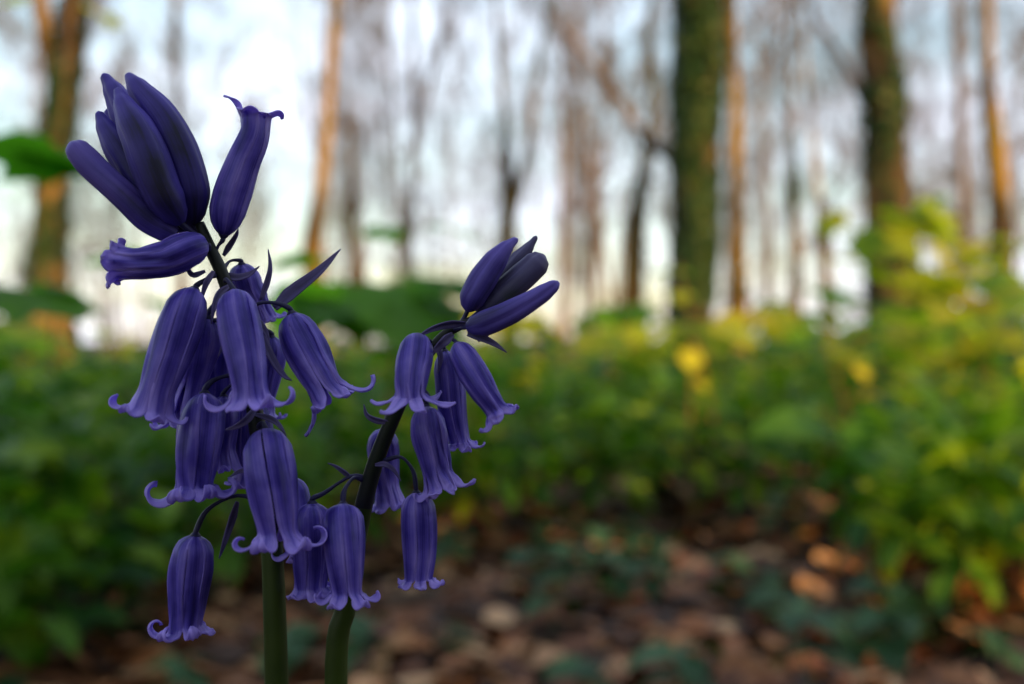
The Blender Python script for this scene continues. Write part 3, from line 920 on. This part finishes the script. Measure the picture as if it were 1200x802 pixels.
sapling('yellow leaved twig reaching down at the top left corner', foot_of(60, 2.6), [(at(120, 18, 2.4), .7, .2, .3), (at(98, 4, 2.4), .6, .4, .5)] + cluster(60, -60, 2.5, 60, 30, 12, .8, r5), 'yel', rng=r5, thick=.006, name='sapling')
for i in range(46):
    Y = r5.uniform(3.0, 8.5)
    px = r5.uniform(-20, 1220)
    zz = zone(*foot_of(px, Y))
    hh = r5.uniform(-34, 34)
    if px < 330:
        hh = min(hh, -4 + .1 * hh)
    sapling('young green sapling rising from the herbs ' + zz, foot_of(px, Y), cluster(px, 401 - hh, Y, 150 / Y, 90 / Y, 8, r5.uniform(1.1, 1.7), r5), r5.choice(['syc', 'syc', 'broad']), 'young saplings ' + zz, rng=r5, name='sycamore_sapling')

# ------------------------------------------------------------------ trees
def wander(p, d, L, r0, r1, n, rng, wob=.12, up=.0):
    P = [p.copy()]; rad = [r0]
    for i in range(n):
        d = (d + Vector((rng.gauss(0, wob), rng.gauss(0, wob), rng.gauss(0, wob * .6) + up))).normalized()
        P.append(P[-1] + d * (L / n)); rad.append(r0 + (r1 - r0) * ((i + 1) / n))
    return P, rad

def branches(mb, P, rad, rng, n, Lr, depth, t0=.3, leaf=0.0, minr=.003):
    for k in range(n):
        t = t0 + (1 - t0) * (k + rng.random()) / n
        f = t * (len(P) - 1); i = min(int(f), len(P) - 2)
        p = P[i].lerp(P[i + 1], f - i)
        r = (rad[i] + (rad[i + 1] - rad[i]) * (f - i))
        ax = (P[i + 1] - P[i]).normalized()
        az = rng.uniform(0, 2 * PI)
        h = Vector((math.cos(az), math.sin(az), rng.uniform(.1, .7))).normalized()
        d = (h * rng.uniform(.7, 1.1) + ax * rng.uniform(.4, .9)).normalized()
        L = Lr * rng.uniform(.5, 1.1) * (1.15 - .6 * t)
        rr = max(minr, r * rng.uniform(.2, .4))
        Q, rq = wander(p, d, L, rr, max(minr * .6, rr * .25), 4 if depth > 1 else 3, rng, .2, .06)
        mb.tube(Q, rq, 5 if depth > 1 else 3, 0, False)
        if depth > 1:
            branches(mb, Q, rq, rng, max(4, int(n * .55)), L * .55, depth - 1, .25, leaf, minr)
        elif leaf:
            for q in Q[1:]:
                if rng.random() < leaf:
                    mass_leaf_m(mb, q, rng.uniform(.4, .8), rng)

def mass_leaf_m(mb, c, s, rng):
    E = Matrix.Rotation(rng.uniform(0, 6.28), 3, 'Z') @ Matrix.Rotation(rng.uniform(-1, 1), 3, 'Y')
    q = len(mb.v)
    for a, b in ((0, 0), (.5, .35), (1, 0), (.5, -.35)):
        mb.v.append(c + E @ Vector((a * .07 * s, b * .07 * s, 0)))
    mb.face((q, q + 1, q + 2, q + 3), 1)

def far_tree(seed, H, r0, leaf):
    rng = random.Random(seed)
    root = thing('woodland_tree', 'bare slender tree in the blurred wood far behind', 'tree', group='slender trees far back in the wood')
    P, rad = wander(Vector((0, 0, -.2)), Vector((rng.uniform(-.05, .05), rng.uniform(-.05, .05), 1)), H, r0, r0 * .12, 14, rng, .035, .03)
    mb = MB(); mb.tube(P, rad, 9, 0, False, .2)
    if rng.random() < .4:
        i = rng.randrange(3, 7)
        d = Vector((rng.choice((-1, 1)) * .35, rng.uniform(-.3, .3), 1)).normalized()
        P2, r2 = wander(P[i], d, H * .55, rad[i] * .7, rad[i] * .1, 8, rng, .05, .03)
        mb.tube(P2, r2, 7, 0, False)
    else:
        P2 = None
    link('trunk', mb.mesh('trunk', [M['barkfar']]), root)
    mc = MB()
    branches(mc, P, rad, rng, 26, H * .22, 3, rng.uniform(.18, .35), leaf, .0055)
    if P2:
        branches(mc, P2, r2, rng, 8, H * .2, 3, .3, leaf, .005)
    link('crown', mc.mesh('crown', [M['twig'], M['springleaf']]), root)
    return root

def ivy_coat(P, rad, rng, n, z0, z1, s=1.0, spread=.05, ivcut=-.35):
    mb = MB()
    L = len(P)
    for i in range(n):
        f = rng.random() * (L - 1); k = min(int(f), L - 2)
        p = P[k].lerp(P[k + 1], f - k)
        if not (z0 <= p.z <= z1): continue
        r = rad[k] + (rad[k + 1] - rad[k]) * (f - k)
        a = rng.uniform(0, 2 * PI)
        cl = mn.noise(Vector((math.cos(a) * 1.2, math.sin(a) * 1.2, p.z * 1.1 + P[0].x)))
        if cl < ivcut: continue
        e = Vector((math.cos(a), math.sin(a), 0))
        c = p + e * (r + .004 + (spread * (cl + .5)) * rng.random())
        up = Vector((rng.gauss(0, .35), rng.gauss(0, .35), -1)).normalized()
        nrm = (e + Vector((0, 0, rng.uniform(-.1, .8))) + Vector((rng.gauss(0, .3), rng.gauss(0, .3), 0))).normalized()
        sd = up.cross(nrm).normalized(); dn = nrm.cross(sd)
        S = .055 * s * rng.uniform(.6, 1.2)
        q = len(mb.v)
        for (u, v) in ((0, 0), (.45, -.2), (.4, -.6), (0, -1), (-.4, -.6), (-.45, -.2)):
            mb.v.append(c + sd * (u * S) - dn * (v * S) - nrm * (abs(u) * S * .2))
        mb.face((q, q + 1, q + 2, q + 3, q + 4, q + 5))
    return mb

def near_tree(label, pts, Y, top_h, forks=(), ivy=0, ivy_range=(0, 99), seed=0, mat='bark', nb=7, cat='tree', leaf=.12, name='woodland_tree', blen=.26, group=None, ivspread=.06, t0=.3):
    """pts: (px, py, width_px) seen on the photograph from top to bottom at distance Y"""
    rng = random.Random(900 + seed)
    W = [(at(px, py, Y), w * .5 * Y / FPX) for px, py, w in pts][::-1]
    x0, y0 = W[0][0].x, Y
    z0 = ground_z(x0, y0)
    org = Vector((x0, y0, z0))
    P = [Vector((x0, y0, z0 - .25))]; rad = [W[0][1] * 1.35]
    P.append(Vector((x0, y0, z0 + .05))); rad.append(W[0][1] * 1.15)
    for p, r in W:
        if p.z > P[-1].z + .05:
            P.append(p); rad.append(r)
    d = (P[-1] - P[-2]).normalized() * .4 + Vector((0, 0, .6))
    last = P[-1]; rl = rad[-1]
    k = max(3, int((top_h - last.z) / 1.4))
    for i in range(k):
        t = (i + 1) / k
        P.append(last + d.normalized() * ((top_h - last.z) * t) + Vector((rng.gauss(0, .10), rng.gauss(0, .10), 0)))
        rad.append(rl * (1 - .85 * t))
    P = [p - org for p in P]
    n = 34
    C = catmull(P, n)
    rr = []
    for i in range(n + 1):
        u = i / n * (len(P) - 1); q = min(int(u), len(P) - 2)
        rr.append(rad[q] + (rad[q + 1] - rad[q]) * (u - q))
    root = thing(name, label, cat, org, group=group)
    mb = MB(); mb.tube(C, rr, 16, 0, False, .25)
    mc = MB()
    for (fpts) in forks:
        F = [at(px, py, Y) - org for px, py, w in fpts]; fr = [w * .5 * Y / FPX for px, py, w in fpts]
        dd = (F[-1] - F[-2]).normalized(); 
        for i in range(4):
            F.append(F[-1] + (dd + Vector((rng.gauss(0, .1), rng.gauss(0, .1), .15))).normalized() * (top_h * .13)); fr.append(fr[-1] * .65)
        CF = catmull(F, 20); rf = []
        for i in range(21):
            u = i / 20 * (len(F) - 1); q = min(int(u), len(F) - 2)
            rf.append(fr[q] + (fr[q + 1] - fr[q]) * (u - q))
        mb.tube(CF, rf, 10, 0, False, .2)
        branches(mc, CF, rf, rng, 7, top_h * .16, 3, .35, leaf, .005)
    link('trunk', mb.mesh('trunk', [M[mat]]), root)
    branches(mc, C, rr, rng, nb, top_h * blen, 3, t0, leaf, .005)
    link('crown', mc.mesh('crown', [M['twig'], M['springleaf']]), root)
    if ivy:
        iv = ivy_coat(C, rr, rng, ivy, ivy_range[0], ivy_range[1], 1.0 + Y / 40, ivspread, -.4 if seed == 1 else -.28 if seed == 3 else -.02)
        o = link('ivy', iv.mesh('ivy', [M['ivy']]), root)
        o['kind'] = 'stuff'
    return root

near_tree('thick tree trunk wrapped in dark ivy, right of the centre', [(820, 0, 58), (816, 120, 54), (813, 240, 48), (812, 330, 46), (812, 420, 54)], 8.0, 15, ivy=16000, ivy_range=(0, 7), seed=1)
near_tree('thick dark trunk standing behind the yellow sapling at the right', [(1026, 0, 40), (1032, 90, 46), (1038, 180, 50), (1042, 280, 54), (1045, 420, 62)], 8.5, 15, ivy=7000, ivy_range=(0, 7), seed=2)
near_tree('forked mossy trunk at the left edge leaning to the right', [(88, 0, 26), (80, 60, 28), (72, 130, 34), (62, 220, 30), (54, 300, 40), (60, 400, 62)], 9.0, 14,
          forks=[[(72, 135, 20), (58, 70, 22), (48, 0, 20)]], ivy=7000, ivy_range=(0, 4), seed=3)
near_tree('slender orange lit trunk behind the upright flower of the tall bluebell', [(392, 0, 14), (384, 120, 14), (376, 220, 17), (366, 300, 26), (372, 420, 28)], 12.0, 15, ivy=300, ivy_range=(0, 1.2), seed=4, mat='sunbark')
near_tree('forked trunk rising above the buds of the smaller bluebell', [(582, 20, 7), (590, 120, 10), (594, 200, 18), (596, 290, 21), (600, 420, 24)], 13.0, 13,
          forks=[[(598, 260, 12), (618, 180, 11), (628, 100, 9), (640, 30, 7)]], ivy=1200, ivy_range=(.5, 2.4), seed=5)
near_tree('trunk with ivy at the foot, left of the thick ivy trunk', [(762, 20, 9), (766, 120, 12), (757, 185, 15), (748, 240, 22), (742, 320, 27), (740, 420, 32)], 11.0, 14, ivy=1300, ivy_range=(0, 2.3), seed=6, mat='sunbark')
near_tree('thin olive brown trunk close to the right of the thick ivy trunk', [(858, 0, 13), (860, 120, 14), (862, 240, 18), (864, 330, 24), (866, 420, 28)], 11.0, 14, ivy=900, ivy_range=(0, 3), seed=7, mat='sunbark')
near_tree('slender trunk near the right edge with an orange lit stretch', [(1156, 0, 12), (1158, 90, 16), (1166, 180, 22), (1173, 260, 27), (1175, 420, 30)], 12.5, 14, ivy=1200, ivy_range=(0, 1.6), seed=8, mat='sunbark')
near_tree('short ivy clad stem left of the twin orange stem right of centre', [(928, 120, 6), (930, 200, 11), (932, 260, 13), (934, 420, 16)], 13.5, 7, ivy=1400, ivy_range=(0, 3.2), seed=9, nb=6)
near_tree('young mossy stem right of the short ivy clad stem', [(950, 150, 6), (960, 240, 10), (968, 320, 15), (972, 420, 18)], 13.5, 8, ivy=500, ivy_range=(0, 2), seed=10, nb=6, mat='sunbark')
near_tree('dark stump like trunk left of the broad leaved sapling', [(412, 180, 6), (412, 245, 12), (416, 300, 17), (418, 420, 18)], 16.0, 9, ivy=900, ivy_range=(0, 2.6), seed=11, nb=7)
near_tree('pale straight young trunk between the bluebell buds and the ivy foot trunk', [(660, 60, 6), (660, 220, 8), (659, 420, 11)], 15.0, 13, seed=12, mat='barkfar')
near_tree('thin dark stem just right of the pale young trunk', [(702, 200, 6), (698, 300, 9), (697, 420, 11)], 16.0, 11, seed=13, mat='barkfar')
near_tree('thin grey stem high at the right between the thick trunk and the slender one', [(1120, 0, 9), (1126, 150, 9), (1130, 420, 12)], 16.0, 13, seed=14, mat='barkfar')
near_tree('thin grey tree behind the upright flower, left of the orange lit trunk', [(205, 0, 8), (210, 150, 10), (212, 420, 14)], 17.0, 14, seed=15, mat='barkfar')
near_tree('thin tree with low forks above the broad leaved sapling', [(482, 0, 7), (486, 150, 8), (480, 280, 10), (484, 420, 12)], 17.0, 13, forks=[[(486, 190, 7), (500, 110, 6), (520, 40, 5)]], seed=16, mat='barkfar')

# hazel shrubs
def shrub(seed, label, group):
    rng = random.Random(seed)
    root = thing('hazel_shrub', label, 'shrub', group=group)
    mc = MB()
    for k in range(6):
        a = rng.uniform(0, 6.28)
        mb = MB()
        P, rad = wander(Vector((math.cos(a) * .08, math.sin(a) * .08, -.05)), Vector((math.cos(a) * .3, math.sin(a) * .3, 1)).normalized(), rng.uniform(2.0, 3.6), .016, .004, 7, rng, .08, .04)
        mb.tube(P, rad, 6, 0, False)
        link('stem', mb.mesh('stem', [M['twig']]), root)
        branches(mc, P, rad, rng, 7, 1.0, 2, .25, .4, .003)
    link('foliage', mc.mesh('foliage', [M['twig'], M['springleaf']]), root)
    return root
SH = [shrub(70 + k, 'thin leafy hazel shrub in the blurred middle distance', 'hazel shrubs between the trunks') for k in range(3)]
rs = random.Random(77)
k = 0
for (px, Y) in ((20, 14), (150, 16), (250, 13), (330, 20), (450, 15), (540, 19), (640, 17), (700, 22), (780, 20), (905, 16), (985, 19), (1090, 12), (1140, 18), (1190, 15)):
    x, y = foot_of(px, Y)
    if k < 3:
        o = SH[k]; o.location = (x, y, ground_z(x, y)); o.rotation_euler = (0, 0, rs.uniform(0, 6))
    else:
        o = copy_thing(SH[k % 3], (x, y, ground_z(x, y)), rs.uniform(0, 6.28), None, rs.uniform(.7, 1.1))
    o['label'] = 'thin leafy hazel shrub in the blurred distance ' + zone(x, y); o['group'] = 'hazel shrubs ' + zone(x, y)
    k += 1

FT = [far_tree(200 + i, R.uniform(12, 17), R.uniform(.04, .09), (0.1, .2, .4, .15)[i % 4]) for i in range(7)]
rf = random.Random(31)
k = 0
pos = []
while k < 86:
    y = 19 + 60 * rf.random() ** 1.0
    x = rf.uniform(-.62, .62) * y
    if any((x - a) ** 2 + (y - b) ** 2 < 1.6 ** 2 for a, b in pos): continue
    pos.append((x, y))
    z = ground_z(x, y)
    if k < len(FT):
        o = FT[k]; o.location = (x, y, z); o.rotation_euler = (0, 0, rf.uniform(0, 6.28))
    else:
        o = copy_thing(FT[k % len(FT)], (x, y, z), rf.uniform(0, 6.28), None, rf.uniform(.75, 1.2))
    dd = 'very distant' if y > 48 else 'distant'; zz = zone(x, y)
    o['label'] = '%s bare slender tree %s' % (dd, zz); o['group'] = '%s trees %s' % (dd, zz)
    k += 1

# unseen trees on the added bank, and added bushes, that shade flowers and trunks
for i in range(9):
    d = rf.uniform(9, 17); s = (i - 4) * 2.6 + rf.uniform(-.8, .8)
    side = Vector((-SUNH.y, SUNH.x, 0))
    p = SUNH * d + side * s
    o = copy_thing(FT[i % len(FT)], (p.x, p.y, ground_z(p.x, p.y)), rf.uniform(0, 6.28), 'unseen tree on the added bank behind the photographer', rf.uniform(.9, 1.2))
    o['group'] = 'unseen trees on the added bank behind the photographer'

for i in range(26):
    a = rf.uniform(PI * .92, PI * 2.08); r = rf.uniform(6, 22)
    p = Vector((r * math.cos(a), r * math.sin(a), 0))
    if (p.normalized() - SUNH).length < .30: continue
    o = copy_thing(FT[i % len(FT)], (p.x, p.y, ground_z(p.x, p.y)), rf.uniform(0, 6.28), 'tree of the wood beside and behind the photographer', rf.uniform(.8, 1.2))
    o['group'] = 'trees beside and behind the photographer'

def shade_bush(label, x, y, h, w, seed, n=5000):  # leafy bush added out of view to block the low sun
    rng = random.Random(seed)
    root = thing('added_shade_bush', label, 'bush', (x, y, ground_z(x, y)))
    mb = MB(); mb.tube([Vector((0, 0, -.05)), Vector((.02, 0, h * .5)), Vector((0, .03, h * .9))], [.03, .02, .008], 7)
    link('trunk', mb.mesh('trunk', [M['bark']]), root)
    mb = MB()
    for i in range(n):
        a = rng.uniform(0, 6.28); z = rng.random(); rr = w * math.sqrt(rng.random()) * math.sin(PI * (.38 + .60 * z)) ** .6
        rr *= 1 + .3 * mn.noise(Vector((math.cos(a) * 2, math.sin(a) * 2, z * 4)))
        mass_leaf(mb, Vector((rr * math.cos(a), rr * math.sin(a), .05 + z * h)), 1.0, rng)
    link('foliage', mb.mesh('foliage', [M['ivy']]), root)
b_ = SUNH * 1.7
shade_bush('unseen dark bush added behind the photographer to shade the bluebells', b_.x, b_.y, 1.7, 1.0, 1, 16000)
b_ = SUNH * 4.0
shade_bush('second unseen dark bush added behind the nearer one to shade the bluebells', b_.x, b_.y, 1.7, 1.2, 2, 16000)
